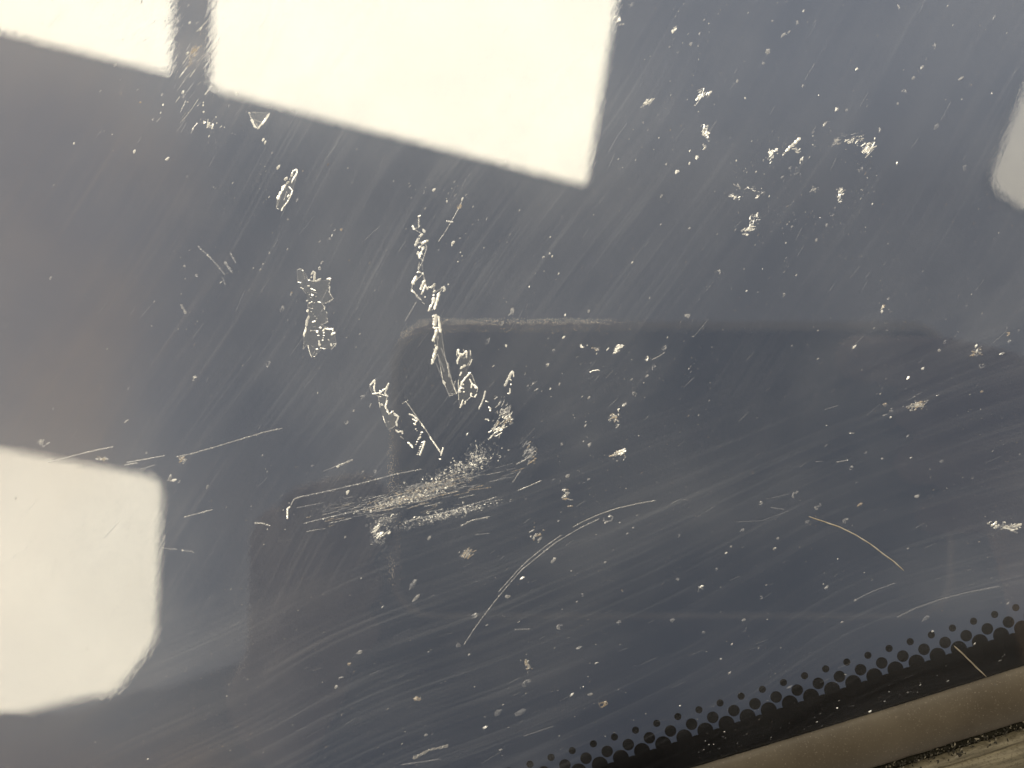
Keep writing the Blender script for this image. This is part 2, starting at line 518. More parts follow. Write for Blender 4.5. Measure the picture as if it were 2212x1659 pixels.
# ------------------------------------------------------------------ lamps that the glass reflects
def rounded(poly, rads, n=6):
    out = []
    m = len(poly)
    for i in range(m):
        p, a, b = Vector(poly[i]), Vector(poly[i - 1]), Vector(poly[(i + 1) % m])
        r = rads[i]
        if r <= 0: out.append(tuple(p)); continue
        da, db = (a - p).normalized(), (b - p).normalized()
        p0, p1 = p + da * r, p + db * r
        for k in range(n + 1):
            t = k / n
            q = p0 * (1 - t) ** 2 + p * 2 * t * (1 - t) + p1 * t * t
            out.append(tuple(q))
    return out
LH = 2.3
def lamp(corners, rads, mat, label, h=LH):
    pts = [refl(x, y, h) for x, y in rounded(corners, rads)]
    c = sum(pts, Vector()) / len(pts)
    root = empty('ceiling_light', c)
    loc = [(p - c) for p in pts]
    ar = sum(a.x * b.y - b.x * a.y for a, b in zip(loc, loc[1:] + loc[:1]))
    if ar < 0: loc.reverse()
    v, f = prism([(p.x, p.y) for p in loc], 0, .012)
    d = bpy.data.meshes.new('diffuser'); d.from_pydata(v, [], f)
    obj('diffuser', d, mat, root)
    v, f = prism([(p.x * 1.0, p.y * 1.0) for p in loc], .014, .06)
    hme = bpy.data.meshes.new('housing'); hme.from_pydata(v, [], f)
    obj('housing', hme, M_HOUSING, root)
    tag(root, label, 'ceiling light', 'ceiling lights reflected in the windscreen')
M_L1 = emit('lamp_diffuser_bright', (1.0, .905, .70), 14.5)
M_L2 = emit('lamp_diffuser_warm', (1.0, .90, .69), 10.0)
M_L3 = emit('lamp_diffuser_dim', (1.0, .90, .70), 4.6)
lamp([(455, 190), (1267, 398), (1390, -360), (470, -420)], [16, 14, 0, 0], M_L1, 'large bright cream lamp reflected at top centre of the windscreen')
lamp([(366, 157), (380, -440), (-420, -560), (-320, -14)], [14, 0, 0, 0], M_L1, 'bright cream lamp reflected in the top left corner, left of a dark bar')
lamp([(348, 1034), (331, 1388), (246, 1500), (186, 1506), (-420, 1650), (-420, 893)], [36, 22, 26, 14, 0, 0], M_L2, 'warm cream lamp with rounded corner reflected at lower left of the windscreen')
lamp([(2232, 150), (2140, 400), (2330, 520), (2480, 240)], [0, 40, 20, 20], M_L3, 'dim grey-cream lamp reflected at the right edge of the windscreen')

# ------------------------------------------------------------------ the phone that takes the picture and the hands that hold it
PZ = .1222
def pr(x, y, h): return refl(x, y, h)
pa = pr(864, 716, PZ)
px0, py1 = pa.x, pa.y
px1, py0 = px0 + .162, py1 - .083
phone = empty('phone', ((px0 + px1) / 2, (py0 + py1) / 2, PZ))
tag(phone, 'black phone with pale metal edge held above the glass, seen reflected', 'phone')
def rrect(x0, x1, y0, y1, r, n=8):
    out = []
    for cx, cy, a0 in ((x1 - r, y0 + r, -90), (x1 - r, y1 - r, 0), (x0 + r, y1 - r, 90), (x0 + r, y0 + r, 180)):
        for k in range(n + 1):
            a = R(a0 + 90 * k / n); out.append((cx + r * math.cos(a), cy + r * math.sin(a)))
    return out
hw, hh = (px1 - px0) / 2, (py1 - py0) / 2
# bowed metal frame round the edge
prof = []
for k in range(19):
    t = -90 + 180 * k / 18
    prof.append((-.0034 * math.cos(R(t)), .0045 + .0045 * math.sin(R(t))))
vv, ff = [], []
for ins, z in prof:
    for p in rrect(-hw + ins, hw - ins, -hh + ins, hh - ins, .0100 - ins, 12): vv.append((p[0], p[1], z))
m = len(rrect(0, 1, 0, 1, .1, 12))
for k in range(len(prof) - 1):
    for i in range(m):
        a, b = k * m + i, k * m + (i + 1) % m
        ff.append((a, b, b + m, a + m))
fm = bpy.data.meshes.new('frame'); fm.from_pydata(vv, [], ff)
fm.polygons.foreach_set('use_smooth', [True] * len(ff))
obj('frame', fm, M_FRAME, phone)
v, f = prism(rrect(-hw + .0001, hw - .0001, -hh + .0001, hh - .0001, .0104), -.00005, .0088)
bm_ = bpy.data.meshes.new('back_cover'); bm_.from_pydata(v, [], f); obj('back_cover', bm_, M_PHONE, phone)
cx, cy = -phone.location.x, -phone.location.y
v, f = prism(rrect(cx - .016, cx + .016, cy - .011, cy + .011, .008), -.0009, -.0001)
bm_ = bpy.data.meshes.new('camera_bump'); bm_.from_pydata(v, [], f); cb = obj('camera_bump', bm_, M_PHONE, phone)
for dx in (0.0, -.0095):
    v, f = prism([(dx + cx + .0042 * math.cos(a * math.pi / 12), cy + .0042 * math.sin(a * math.pi / 12)) for a in range(24)], -.0012, -.00095)
    lm = bpy.data.meshes.new('lens'); lm.from_pydata(v, [], f); obj('lens', lm, M_LENS, cb)

person = empty('person', (px0 - .03, py0, PZ + .01))
tag(person, 'hands and dark sleeve of the person holding the phone, seen reflected', 'person')
def capsules(name, chains, mat, voxel=.0016, smooth=6, rel=person):
    bm = bmesh.new()
    for ch in chains:
        for (p, r), (q, s) in zip(ch[:-1], ch[1:]):
            p, q = Vector(p), Vector(q)
            n = max(2, int((q - p).length / (min(r, s) * .4)))
            for i in range(n + 1):
                t = i / n
                bmesh.ops.create_icosphere(bm, subdivisions=2, radius=r + (s - r) * t, matrix=Matrix.Translation(p.lerp(q, t) - rel.location))
    me = bpy.data.meshes.new(name); bm.to_mesh(me); bm.free()
    o = bpy.data.objects.new(name, me); COL.objects.link(o)
    md = o.modifiers.new('r', 'REMESH'); md.mode = 'VOXEL'; md.voxel_size = voxel
    ms = o.modifiers.new('s', 'SMOOTH'); ms.iterations = smooth; ms.factor = .5
    dg = bpy.context.evaluated_depsgraph_get()
    me2 = bpy.data.meshes.new_from_object(o.evaluated_get(dg)); me2.name = name
    bpy.data.objects.remove(o); bpy.data.meshes.remove(me)
    me2.polygons.foreach_set('use_smooth', [True] * len(me2.polygons))
    me2.materials.clear()
    return obj(name, me2, mat, rel)
zb = PZ                      # back face of the phone
L = lambda x, y, dz=0.0: (px0 + x, py1 - y - .007, zb + dz)
left = []
for k, (yy, rad, ln) in enumerate(((.046, .0074, .000), (.060, .0078, .003), (.074, .0076, .002), (.088, .0066, -.003))):
    left.append([(L(-.034, yy + .012, .012), .0105), (L(-.027, yy, -.003), rad * 1.12), (L(-.0165, yy - .004, .001), rad), (L(-.0115, yy - .005, .004), rad * .86)])
left.append([(L(-.036, .058, .014), .013), (L(-.036, .080, .018), .0145), (L(-.040, .102, .034), .0165), (L(-.060, .140, .062), .021)])
left.append([(L(-.030, .090, .014), .012), (L(-.036, .108, .030), .015), (L(-.060, .140, .062), .021)])
left.append([(L(-.034, .072, .016), .012), (L(-.026, .060, .022), .0105), (L(-.006, .050, .019), .0092), (L(.008, .047, .0165), .0082)])
hl = capsules('hand', left, M_SKIN)
RT = lambda x, y, dz=0.0: (px1 + x, py1 - y, zb + dz)
right = []
right.append([(RT(.030, .026, .012), .011), (RT(.014, .014, -.004), .0088), (RT(-.006, .010, -.0105), .0080), (RT(-.030, .008, -.0078), .0068)])
for yy, rad, ln in ((.022, .0078, .004), (.037, .0078, .003), (.052, .0068, -.002)):
    right.append([(RT(.034, yy + .012, .012), .0105), (RT(.020, yy, -.006), rad * 1.1), (RT(.004, yy - .001, -.0115), rad), (RT(-.010 - ln, yy + .001, -.0082), rad * .86)])
right.append([(RT(.034, .020, .014), .013), (RT(.040, .045, .016), .016), (RT(.052, .080, .024), .018), (RT(.080, .125, .05), .021)])
right.append([(RT(.034, .060, .014), .013), (RT(.048, .085, .022), .016), (RT(.080, .125, .05), .021)])
right.append([(RT(.034, .045, .016), .012), (RT(.024, .036, .022), .0105), (RT(.004, .030, .0195), .0092), (RT(-.010, .028, .0168), .0082)])
hr = capsules('hand', right, M_SKIN)
sl = capsules('sleeve', [[(L(-.060, .134, .056), .026), (L(-.100, .160, .075), .034), (L(-.150, .240, .150), .050), (L(-.17, .36, .30), .07)],
                         [(L(-.10, .172, .08), .030), (L(-.17, .170, .08), .032), (L(-.27, .19, .09), .040)], [(L(-.115, .150, .085), .020), (L(-.150, .185, .11), .036), (L(-.200, .26, .17), .05)]], M_SLEEVE, voxel=.004)
# unseen torso behind the phone, added to keep room light out of the reflection
capsules('jacket_blocker', [[((.00, -.235, .46), .165), ((.22, -.215, .45), .165), ((.42, -.185, .44), .165), ((.60, -.17, .44), .165)], [((.02, -.50, .50), .22), ((.50, -.45, .50), .22)], [((.0, -.38, .30), .15), ((.5, -.34, .30), .15)],
                    [((px1 + .105, py1 - .165, zb + .085), .040), ((px1 + .16, py1 - .26, zb + .18), .055), ((px1 + .24, py1 - .42, zb + .32), .08)]], M_BLOCKER, voxel=.012)

# ------------------------------------------------------------------ marks on the glass
ZA, sA = Z(650, 400, 500); ZC, sC = Z(850, 780, 500); ZE, sE = Z(800, 600, 900); ZG, sG = Z(700, 620, 150, 957.0)
ZH, sH = Z(380, 100, 500); ZI, sI = Z(1700, 280, 500); ZJ, sJ = Z(650, 1080, 600); ZL, sL = Z(1100, 1150, 600)
ZM, sM = Z(100, 950, 600); ZB, sB = Z(800, 1200, 900); ZN, sN = Z(1300, 780, 400); ZQ, sQ = Z(1900, 700, 600)
ZT, sT = Z(1400, 0, 500); ZO, sO = Z(0, 0, 500); ZU, sU = Z(1600, 0, 900); ZV, sV = Z(0, 600, 900); ZK_, sK_ = zK, sK

def strokes(mb, zf, s, items, wmul=1.0):
    """items: (width, material, [points]) in zoom coordinates"""
    for w, mi, pts in items:
        P = [zf(p) for p in pts]
        if len(P) == 1: mb.speck(P[0][0], P[0][1], w * s * .55, 1.2, random.uniform(0, 3), mi)
        else: mb.ridge(P, max(1.2, w * s * wmul * 1.08), mi=mi)
def toothed(mb, zf, s, pts, w, mi=BR, ang=R(25), gap=1.25, ln=1.0):
    """a row of short bright teeth along a line"""
    P = [Vector(zf(p)) for p in pts]; w *= s
    for a, b in zip(P[:-1], P[1:]):
        n = max(1, int((b - a).length / (w * gap)))
        for i in range(n + 1):
            c = a.lerp(b, i / n) + Vector((random.uniform(-.2, .2), random.uniform(-.2, .2))) * w
            an = ang + random.uniform(-.35, .35); h = w * ln * random.uniform(.35, .75)
            d = Vector((math.cos(an), -math.sin(an))) * h
            mb.ridge([tuple(c - d), tuple(c + d)], w * random.uniform(.5, .85), mi=mi)
def filmpoly(mb, zf, pts, mi=FI):
    P = [zf(p) for p in pts]
    c = (sum(p[0] for p in P) / len(P), sum(p[1] for p in P) / len(P))
    b = len(mb.v)
    Q = []
    for a, e in zip(P, P[1:] + P[:1]):
        Q.append(a); Q.append(((a[0] + e[0]) / 2 + random.uniform(-1, 1), (a[1] + e[1]) / 2 + random.uniform(-1, 1)))
    if mi == FI:
        for a, e in zip(Q, Q[1:] + Q[:1]):
            k = random.random()
            if k < .8: mb.ridge([a, e], random.uniform(1.0, 1.7), mi=BR if k < .25 else (MD if k < .6 else DM), jit=.35)
        b = len(mb.v)
    bm = bmesh.new()
    vs2 = [bm.verts.new(D(q[0], q[1], 4e-6 + random.uniform(0, 2e-5))) for q in Q]
    f = bm.faces.new(vs2); bmesh.ops.triangulate(bm, faces=[f])
    bm.verts.index_update()
    for v_ in bm.verts: mb.v.append(tuple(v_.co))
    for f_ in bm.faces:
        idx = [b + v_.index for v_ in f_.verts]
        if f_.normal.z < 0: idx.reverse()
        mb.f.append(tuple(idx)); mb.m.append(mi)
    bm.free()
def hatch(mb, x, y, rx, ry, n, ang, ln, w, mis, rot=0.0, spread=.25):
    """cluster of fine parallel nicks"""
    lobes = [(random.gauss(0, .5), random.gauss(0, .5), random.uniform(.25, .6)) for _ in range(3)]
    for _ in range(int(n * 1.15)):
        lx, ly, ls = random.choice(lobes)
        u, v_ = (lx + random.gauss(0, ls)) * rx * .8, (ly + random.gauss(0, ls)) * ry * .8
        cx = x + u * math.cos(rot) + v_ * math.sin(rot); cy = y - u * math.sin(rot) + v_ * math.cos(rot)
        an = ang + random.gauss(0, spread); h = ln * random.choice((.12, .2, .35, .6)) * random.uniform(.7, 1.2)
        d = (math.cos(an) * h, -math.sin(an) * h)
        mb.ridge([(cx - d[0], cy - d[1]), (cx + d[0], cy + d[1])], w * random.uniform(.6, 1.3), mi=random.choice(mis))
def cloud(mb, x, y, rx, ry, n, rot, mis, r0=.5, r1=1.6, ang=None):
    for _ in range(n):
        u, v_ = random.gauss(0, .45) * rx, random.gauss(0, .45) * ry
        cx = x + u * math.cos(rot) + v_ * math.sin(rot); cy = y - u * math.sin(rot) + v_ * math.cos(rot)
        r = r0 + (r1 - r0) * random.random() ** 2.2
        if random.random() < .3: mb.ring(cx, cy, r * 1.2, 1.2, random.uniform(0, 3), mi=random.choice(mis), w=r * .7)
        else: mb.speck(cx, cy, r, random.uniform(1, 2.2), (rot if ang is None else ang) + random.gauss(0, .35), random.choice(mis))

def residue(mb, label):
    # origin at the flake
    xs = [v[0] for v in mb.v]; ys = [v[1] for v in mb.v]
    c = ((min(xs) + max(xs)) / 2, (min(ys) + max(ys)) / 2, 0)
    mb.v = [(v[0] - c[0], v[1] - c[1], v[2]) for v in mb.v]
    o = obj('residue_flake', mb.mesh('residue_flake', MARKS)); o.location = c
    return tag(o, label, 'residue', 'flakes of clear residue stuck on the glass')
def part(name, mb, label=None, kind=None):
    o = obj(name, mb.mesh(name, MARKS), None, windscreen)
    return tag(o, label, kind=kind)

# F1 elongated flake
mb = MB()
strokes(mb, ZA, sA, [(13, BR, [(270,130),(290,75),(335,60),(330,100),(300,150),(270,210)]), (24, BR, [(120,390),(150,320),(185,255),(212,218)]),
    (13, BR, [(240,240),(285,290),(270,330),(235,400),(190,460),(160,510)]), (10, MD, [(150,360),(110,480)]), (26, BR, [(190,170),(235,150)]), (20, BR, [(215,210),(250,190)]),
    (22, BR, [(285,95),(270,140)]), (8, MD, [(220,300),(190,400)]), (14, BR, [(250,330),(225,360)])])
filmpoly(mb, ZA, [(120,390),(190,240),(240,200),(290,80),(335,60),(330,110),(285,290),(235,420),(160,500),(110,480)])
residue(mb, 'small slender bright flake below the large lamp reflection, left of centre')
# F2 triangle
mb = MB()
strokes(mb, ZH, sH, [(26, BR, [(1005,770),(1020,790)]), (24, BR, [(1035,840),(1060,910),(1090,945)]), (20, BR, [(1230,780),(1165,880),(1100,950)]), (14, MD, [(1050,850),(1150,880)]),
    (12, DM, [(1180,700),(1260,690),(1250,730)]), (14, MD, [(1080,880),(1100,920)])])
filmpoly(mb, ZH, [(1000,770),(1230,770),(1100,950),(1030,840)])
residue(mb, 'small triangular flake just under the large lamp reflection')
# F3 broad flake
mb = MB()
strokes(mb, ZG, sG, [(28, BR, [(375,330),(410,275),(440,290),(430,370),(430,420),(470,420),(535,380)]), (20, BR, [(370,365),(400,362)]), (32, BR, [(620,390),(690,385)]),
    (11, DM, [(670,600),(725,700),(690,740),(600,770),(540,760),(560,700),(630,560)]), (15, BR, [(170,435),(225,450)]), (15, BR, [(210,520),(265,545)]), (24, BR, [(235,248),(262,265)]),
    (12, DM, [(160,250),(200,220),(235,250)]), (26, BR, [(318,505),(358,488)]), (13, BR, [(365,535),(450,570)]), (12, MD, [(380,580),(480,615)]), (22, BR, [(378,628),(418,645)]), (20, BR, [(300,732),(340,722)]),
    (16, BR, [(340,770),(400,742)]), (18, BR, [(478,745),(530,755)]), (32, BR, [(332,860),(320,910)]), (34, BR, [(345,960),(320,1030),(300,1130)]), (30, BR, [(300,1140),(290,1200),(260,1280)]),
    (22, BR, [(390,1062),(450,1045)]), (8, MD, [(395,1130),(460,1135)]), (26, BR, [(505,1140),(540,1155)]), (26, BR, [(365,1205),(385,1190)]), (28, BR, [(455,1195),(492,1228)]), (9, MD, [(385,1195),(455,1195)]),
    (24, BR, [(555,1205),(600,1160),(660,1172),(720,1163),(712,1212)]), (34, BR, [(688,1262),(755,1225)]), (16, BR, [(478,1268),(512,1270)]), (30, BR, [(500,1340),(515,1440)]), (26, BR, [(455,1475),(492,1492)]),
    (26, BR, [(688,1390),(700,1440)]), (18, BR, [(640,1330),(665,1347)]), (16, MD, [(720,1400),(775,1400)]), (10, MD, [(510,255),(495,210),(530,200),(520,255)]), (14, MD, [(525,165),(560,112),(575,125)]),
    (10, MD, [(540,760),(590,830),(540,900)]), (8, MD, [(600,1040),(645,1060),(520,1110)]), (8, DM, [(640,920),(610,1020)]), (12, MD, [(330,830),(420,860)]), (10, MD, [(380,1430),(420,1450)]), (10, DM, [(250,1500),(330,1400)]), (14, DM, [(380,1600),(440,1520)])])
toothed(mb, ZG, sG, [(680,420),(650,490),(660,600)], 24, MD); toothed(mb, ZG, sG, [(260,300),(285,385)], 20, MD); toothed(mb, ZG, sG, [(580,1230),(560,1345)], 24, BR, R(10)); toothed(mb, ZG, sG, [(300,560),(430,760),(380,900),(470,1000)], 20, MD, R(-20), 2.2)
filmpoly(mb, ZG, [(160,240),(230,230),(290,290),(330,400),(440,430),(640,410),(690,400),(665,600),(725,700),(600,770),(590,870),(630,930),(640,1060),(540,1110),(720,1165),(750,1250),(775,1400),(690,1490),(520,1460),(440,1600),(390,1610),(330,1420),(255,1480),(270,1290),(340,930),(300,620),(170,430)])
residue(mb, 'broad ragged silvery flake left of the long vertical flaky line')
# F4 long vertical line
mb = MB()
strokes(mb, ZA, sA, [(44, BR, [(1640,575),(1668,562)]), (18, MD, [(1645,600),(1650,690)]), (22, BR, [(1580,665),(1600,715)]), (26, BR, [(1690,700),(1715,745)]), (18, BR, [(1695,758),(1650,782)]), (26, BR, [(1650,800),(1618,860),(1608,892)]),
    (28, BR, [(1752,825),(1670,862)]), (18, BR, [(1668,888),(1645,912)]), (11, MD, [(1720,870),(1735,900),(1690,1050)]), (16, BR, [(1700,890),(1672,960),(1650,1025)]), (20, BR, [(1642,945),(1632,982)]), (12, MD, [(1655,1060),(1640,1140)]), (10, DM, [(1680,1060),(1690,1150)]),
    (20, BR, [(1625,1172),(1662,1168)]), (22, BR, [(1680,1180),(1700,1192)]), (28, BR, [(1622,1208),(1578,1305)]), (26, BR, [(1712,1250),(1665,1362)]), (18, BR, [(1726,1300),(1675,1412)]), (16, BR, [(1565,1360),(1610,1400)]), (10, MD, [(1610,1400),(1630,1440),(1682,1476)]), (10, MD, [(1680,1490),(1712,1515)]),
    (22, BR, [(1826,1290),(1778,1346)]), (16, BR, [(1760,1318),(1735,1362)]), (20, BR, [(1888,1342),(1915,1328),(1932,1360),(1905,1382)]), (25, BR, [(1870,1388),(1845,1480),(1815,1575)]), (28, BR, [(1815,1440),(1800,1492)]), (22, BR, [(1800,1500),(1745,1592)]), (16, BR, [(1720,1430),(1708,1445)])])
strokes(mb, ZE, sE, [(20, BR, [(652,410),(640,482)]), (14, BR, [(665,420),(678,522)]), (10, BR, [(635,495),(680,490)]), (13, BR, [(655,500),(630,575)]), (14, BR, [(658,600),(642,640),(624,712)]), (8, DM, [(680,610),(722,720),(742,800)]), (7, DM, [(660,650),(702,760)]),
    (14, BR, [(690,808),(706,832)]), (8, MD, [(740,800),(775,892)]), (6, DM, [(720,888),(772,890)]), (9, MD, [(720,700),(730,790)]), (6, DM, [(650,700),(700,830),(735,910)])])
strokes(mb, ZA, sA, [(9, MD, [(1650,570),(1645,690),(1590,700),(1690,760),(1615,860),(1750,830),(1650,900),(1720,900),(1640,980),(1690,1050),(1640,1150),(1690,1190),(1580,1300),(1570,1360),(1680,1475)]), (9, MD, [(1700,1190),(1710,1260),(1735,1360),(1825,1290),(1800,1400),(1910,1335),(1870,1400),(1745,1590),(1815,1570)]), (10, BR, [(1710,1300),(1740,1340),(1790,1330)]), (10, BR, [(1640,1000),(1660,960),(1690,980)])])
strokes(mb, ZE, sE, [(5, MD, [(650,410),(640,490),(680,490),(630,575),(665,540),(658,600),(624,712)])])
toothed(mb, ZA, sA, [(1815,1380),(1800,1500)], 26, BR, R(20)); toothed(mb, ZE, sE, [(648,600),(632,700)], 14, BR, R(20)); toothed(mb, ZE, sE, [(636,420),(634,490)], 13, BR, R(20))
filmpoly(mb, ZE, [(640,490),(680,500),(700,640),(742,800),(775,890),(730,900),(690,800),(660,650),(625,705),(640,580)])
residue(mb, 'long bright flaky line running down the centre of the glass')
# F7
mb = MB()
strokes(mb, ZC, sC, [(18, BR, [(1190,318),(1195,370),(1240,382),(1280,335)]), (16, BR, [(1282,340),(1275,412)]), (14, MD, [(1315,330),(1322,392)]), (17, BR, [(1215,380),(1178,450),(1185,482)]), (20, MD, [(1330,430),(1290,502)]), (22, BR, [(1272,490),(1208,532)]), (18, BR, [(1225,565),(1205,612)]),
    (16, BR, [(1325,570),(1265,630),(1225,690),(1195,792)]), (15, BR, [(1310,640),(1336,690),(1330,742)]), (22, BR, [(1348,700),(1398,745)]), (18, BR, [(1330,788),(1325,832)]), (14, BR, [(1392,805),(1358,842)]), (14, BR, [(1242,865),(1208,955)]), (12, BR, [(1266,880),(1264,918)]), (12, MD, [(1160,660),(1140,720),(1175,800)])])
toothed(mb, ZC, sC, [(1310,580),(1230,680),(1200,780)], 30, BR, R(30), 1.0); toothed(mb, ZC, sC, [(1340,700),(1390,740)], 26, BR, R(-10)); toothed(mb, ZC, sC, [(1190,400),(1320,420)], 24, MD, R(60)); toothed(mb, ZC, sC, [(1240,700),(1250,780)], 22, BR, R(10))
filmpoly(mb, ZC, [(1180,320),(1240,385),(1320,330),(1340,430),(1270,560),(1340,600),(1400,740),(1380,840),(1330,830),(1210,950),(1190,790),(1200,500),(1170,450)])
residue(mb, 'crown-topped bright flake right of the long vertical flaky line')
# F8 spike and thin stroke
mb = MB()
strokes(mb, ZC, sC, [(27, BR, [(1780,553),(1745,612),(1690,722)]), (11, BR, [(1785,560),(1788,622)]), (16, BR, [(1745,640),(1765,660)]), (16, BR, [(1750,700),(1765,708)]), (17, BR, [(1750,740),(1745,802)]), (12, BR, [(1720,795),(1745,805)])])
residue(mb, 'short bright pointed spike, rightmost of the large flakes')
mb = MB()
strokes(mb, ZC, sC, [(15, BR, [(1482,768),(1460,860),(1410,972)]), (12, BR, [(1480,880),(1515,890)]), (14, BR, [(1515,945),(1545,965)]), (16, BR, [(1525,990),(1545,975)]), (14, BR, [(1475,1078),(1520,1080)]), (12, BR, [(1505,1085),(1525,1095)])])
residue(mb, 'thin bright splinter between the crown-topped flake and the pointed spike')
# F5
mb = MB()
strokes(mb, ZC, sC, [(16, BR, [(290,650),(235,712)]), (13, BR, [(270,655),(292,660),(280,730),(292,792)]), (13, BR, [(258,802),(340,795),(410,740),(440,685)]), (17, BR, [(430,700),(398,800),(432,836)]), (17, BR, [(425,870),(400,940),(440,1022),(492,985)]), (15, BR, [(488,1008),(546,1050),(520,1110),(530,1157)]),
    (15, BR, [(510,1190),(540,1216),(586,1205),(590,1238)]), (12, MD, [(560,1260),(602,1292)]), (17, BR, [(638,1325),(670,1345),(702,1387)]), (17, BR, [(348,912),(382,928)]), (12, MD, [(250,905),(232,952)]), (14, MD, [(430,1110),(445,1095)]), (12, MD, [(320,830),(360,835)])])
toothed(mb, ZC, sC, [(345,775),(410,745)], 20, BR, R(20)); toothed(mb, ZC, sC, [(535,1205),(590,1220)], 14, BR, R(20))
filmpoly(mb, ZC, [(230,715),(260,800),(330,830),(345,950),(400,1120),(430,1195),(505,1150),(545,1050),(440,1020),(400,930),(425,830),(300,795)], FI)
residue(mb, 'zigzag bright flake at the left end of the scuffed area')
# F6
mb = MB()
strokes(mb, ZC, sC, [(9, MD, [(630,890),(720,1020),(800,1140)]), (13, BR, [(790,1125),(830,1180)]), (10, MD, [(830,1180),(890,1270)]), (14, BR, [(880,1265),(940,1350),(1000,1440)]), (14, BR, [(652,1018),(700,1035),(752,1080),(712,1142)]), (14, BR, [(742,1102),(690,1070)]), (17, BR, [(830,1310),(800,1400),(770,1468)]), (14, BR, [(788,1330),(832,1315)]),
    (13, BR, [(1028,1380),(1000,1472)]), (28, BR, [(980,1508),(1002,1512)]), (12, BR, [(705,1120),(735,1140)])])
toothed(mb, ZC, sC, [(590,905),(640,875)], 14, BR, R(60)); toothed(mb, ZC, sC, [(795,1220),(735,1350)], 22, BR, R(25)); toothed(mb, ZC, sC, [(790,1350),(750,1460)], 18, BR, R(20)); toothed(mb, ZC, sC, [(730,1185),(745,1200)], 12, BR)
residue(mb, 'thin straight sliver with bright teeth right of the zigzag flake')
# F10 patches top right
mb = MB()
strokes(mb, ZI, sI, [(26, BR, [(1125,248),(1070,300),(1010,350),(965,400)]), (16, MD, [(965,400),(930,445)])])
for (x, y, rx, ry, n, a, ln, mis) in ((1085, 375, 70, 38, 16, 20, 30, [BR, MD]), (1150, 480, 48, 48, 16, 60, 26, [BR, BR, MD]), (835, 425, 48, 58, 20, 50, 34, [BR, MD])):
    p = ZI((x, y)); hatch(mb, p[0], p[1], rx * sI, ry * sI, n, R(a), ln * sI * 1.3, 10 * sI, mis)
residue(mb, 'bright straight fleck with small nicks in the upper right of the glass')
mb = MB()
for (x, y, rx, ry, n, a, ln, mis) in ((1700, 285, 95, 55, 40, 20, 40, [BR, MD, MD]), (1855, 400, 78, 72, 60, 38, 60, [BR, BR, MD]), (1515, 305, 55, 45, 40, 20, 30, [MD, DM]), (1610, 220, 50, 20, 10, 20, 30, [DM])):
    p = ZI((x, y)); hatch(mb, p[0], p[1], rx * sI, ry * sI, n, R(a), ln * sI * 1.2, 9 * sI, mis)
residue(mb, 'curved patch of fine bright hatching near the right edge')
mb = MB()
for (x, y, rx, ry, n, a, ln, mis) in ((630, 1120, 48, 100, 40, 70, 30, [MD, MD, BR]), (570, 1225, 110, 26, 22, 20, 50, [BR, MD]), (545, 1295, 45, 22, 12, 20, 30, [BR, MD])):
    p = ZI((x, y)); hatch(mb, p[0], p[1], rx * sI, ry * sI, n, R(a), ln * sI * 1.2, 10 * sI, mis)
residue(mb, 'hook-shaped pale patch below the bright straight fleck, upper right')

# scuffed area and other nick clusters: parts of the windscreen
mb = MB()
S15 = R(14)
for (x, y, rx, ry, n, rot, mis, r1) in ((1250, 510, 480, 55, 420, 14, [MD, MD, TN, BR, DM], 2.0), (1650, 640, 480, 45, 300, 13, [MD, DM, MD, BR], 1.9), (1700, 260, 420, 95, 360, 24, [MD, DM, MD, BR], 2.0), (1500, 390, 380, 55, 220, 14, [DM, MD, TN], 1.7),
                                       (1060, 700, 140, 60, 90, 20, [MD, BR, DM], 2.0), (1000, 870, 70, 60, 40, 30, [MD, DM], 2.2), (1920, 120, 140, 120, 110, 60, [MD, MD, BR], 2.2), (650, 560, 420, 60, 60, 14, [DM, DM, MD], 1.3), (1350, 740, 500, 35, 90, 12, [DM, MD], 1.6)):
    p = ZJ((x, y)); cloud(mb, p[0], p[1], rx * sJ, ry * sJ, int(n * 1.9), R(rot), mis + [DM, DM], .5, r1)
for i in range(170):
    p = ZJ((random.gauss(1350, 380), 0)); x = (p[0] - 575.1) / sJ
    y = 560 - (x - 1000) * .22 + random.gauss(0, 70)
    c = ZJ((x, y)); l = random.uniform(4, 26); a = R(13 + random.gauss(0, 3))
    mb.ridge([(c[0] - l * math.cos(a), c[1] + l * math.sin(a)), (c[0] + l * math.cos(a), c[1] - l * math.sin(a))], random.uniform(.6, 1.3), mi=random.choice([DM, DM, DM, MD, TN]), jit=.6)
strokes(mb, ZJ, sJ, [(14, BR, [(190,690),(192,600),(215,575)]), (8, MD, [(220,570),(250,510),(340,480)])])
part('scuff', mb, 'broad scuffed band of dull grey specks across the lower centre')
def scratch(zf, s, items, label=None, rough=None):
    mb = MB()
    for w, mi, pts in items:
        P = [zf(p) for p in pts]
        mb.ridge(P, max(.8, w * s), mi=mi, jit=.35)
        if rough:
            for a, b in zip(P[:-1], P[1:]):
                for _ in range(int(math.dist(a, b) * rough)):
                    t = random.random(); mb.speck(a[0] + (b[0]-a[0]) * t + random.gauss(0, 1), a[1] + (b[1]-a[1]) * t + random.gauss(0, 1), random.uniform(.6, 1.5), 1.5, R(15), random.choice([MD, MD, DM, BR]))
    return part('scratch', mb, label)
scratch(ZJ, sJ, [(9, DM, [(260,500),(500,450),(850,370),(1170,285),(1400,240)])], None, .35)
scratch(ZJ, sJ, [(9, DM, [(330,730),(620,660),(800,620),(1000,570),(1250,520)])], None, .35)
scratch(ZJ, sJ, [(8, DM, [(270,590),(500,545)])]); scratch(ZJ, sJ, [(7, DM, [(640,610),(790,572)])])
scratch(ZJ, sJ, [(9, DM, [(1250,715),(1650,620),(2080,490)])], None, .5)
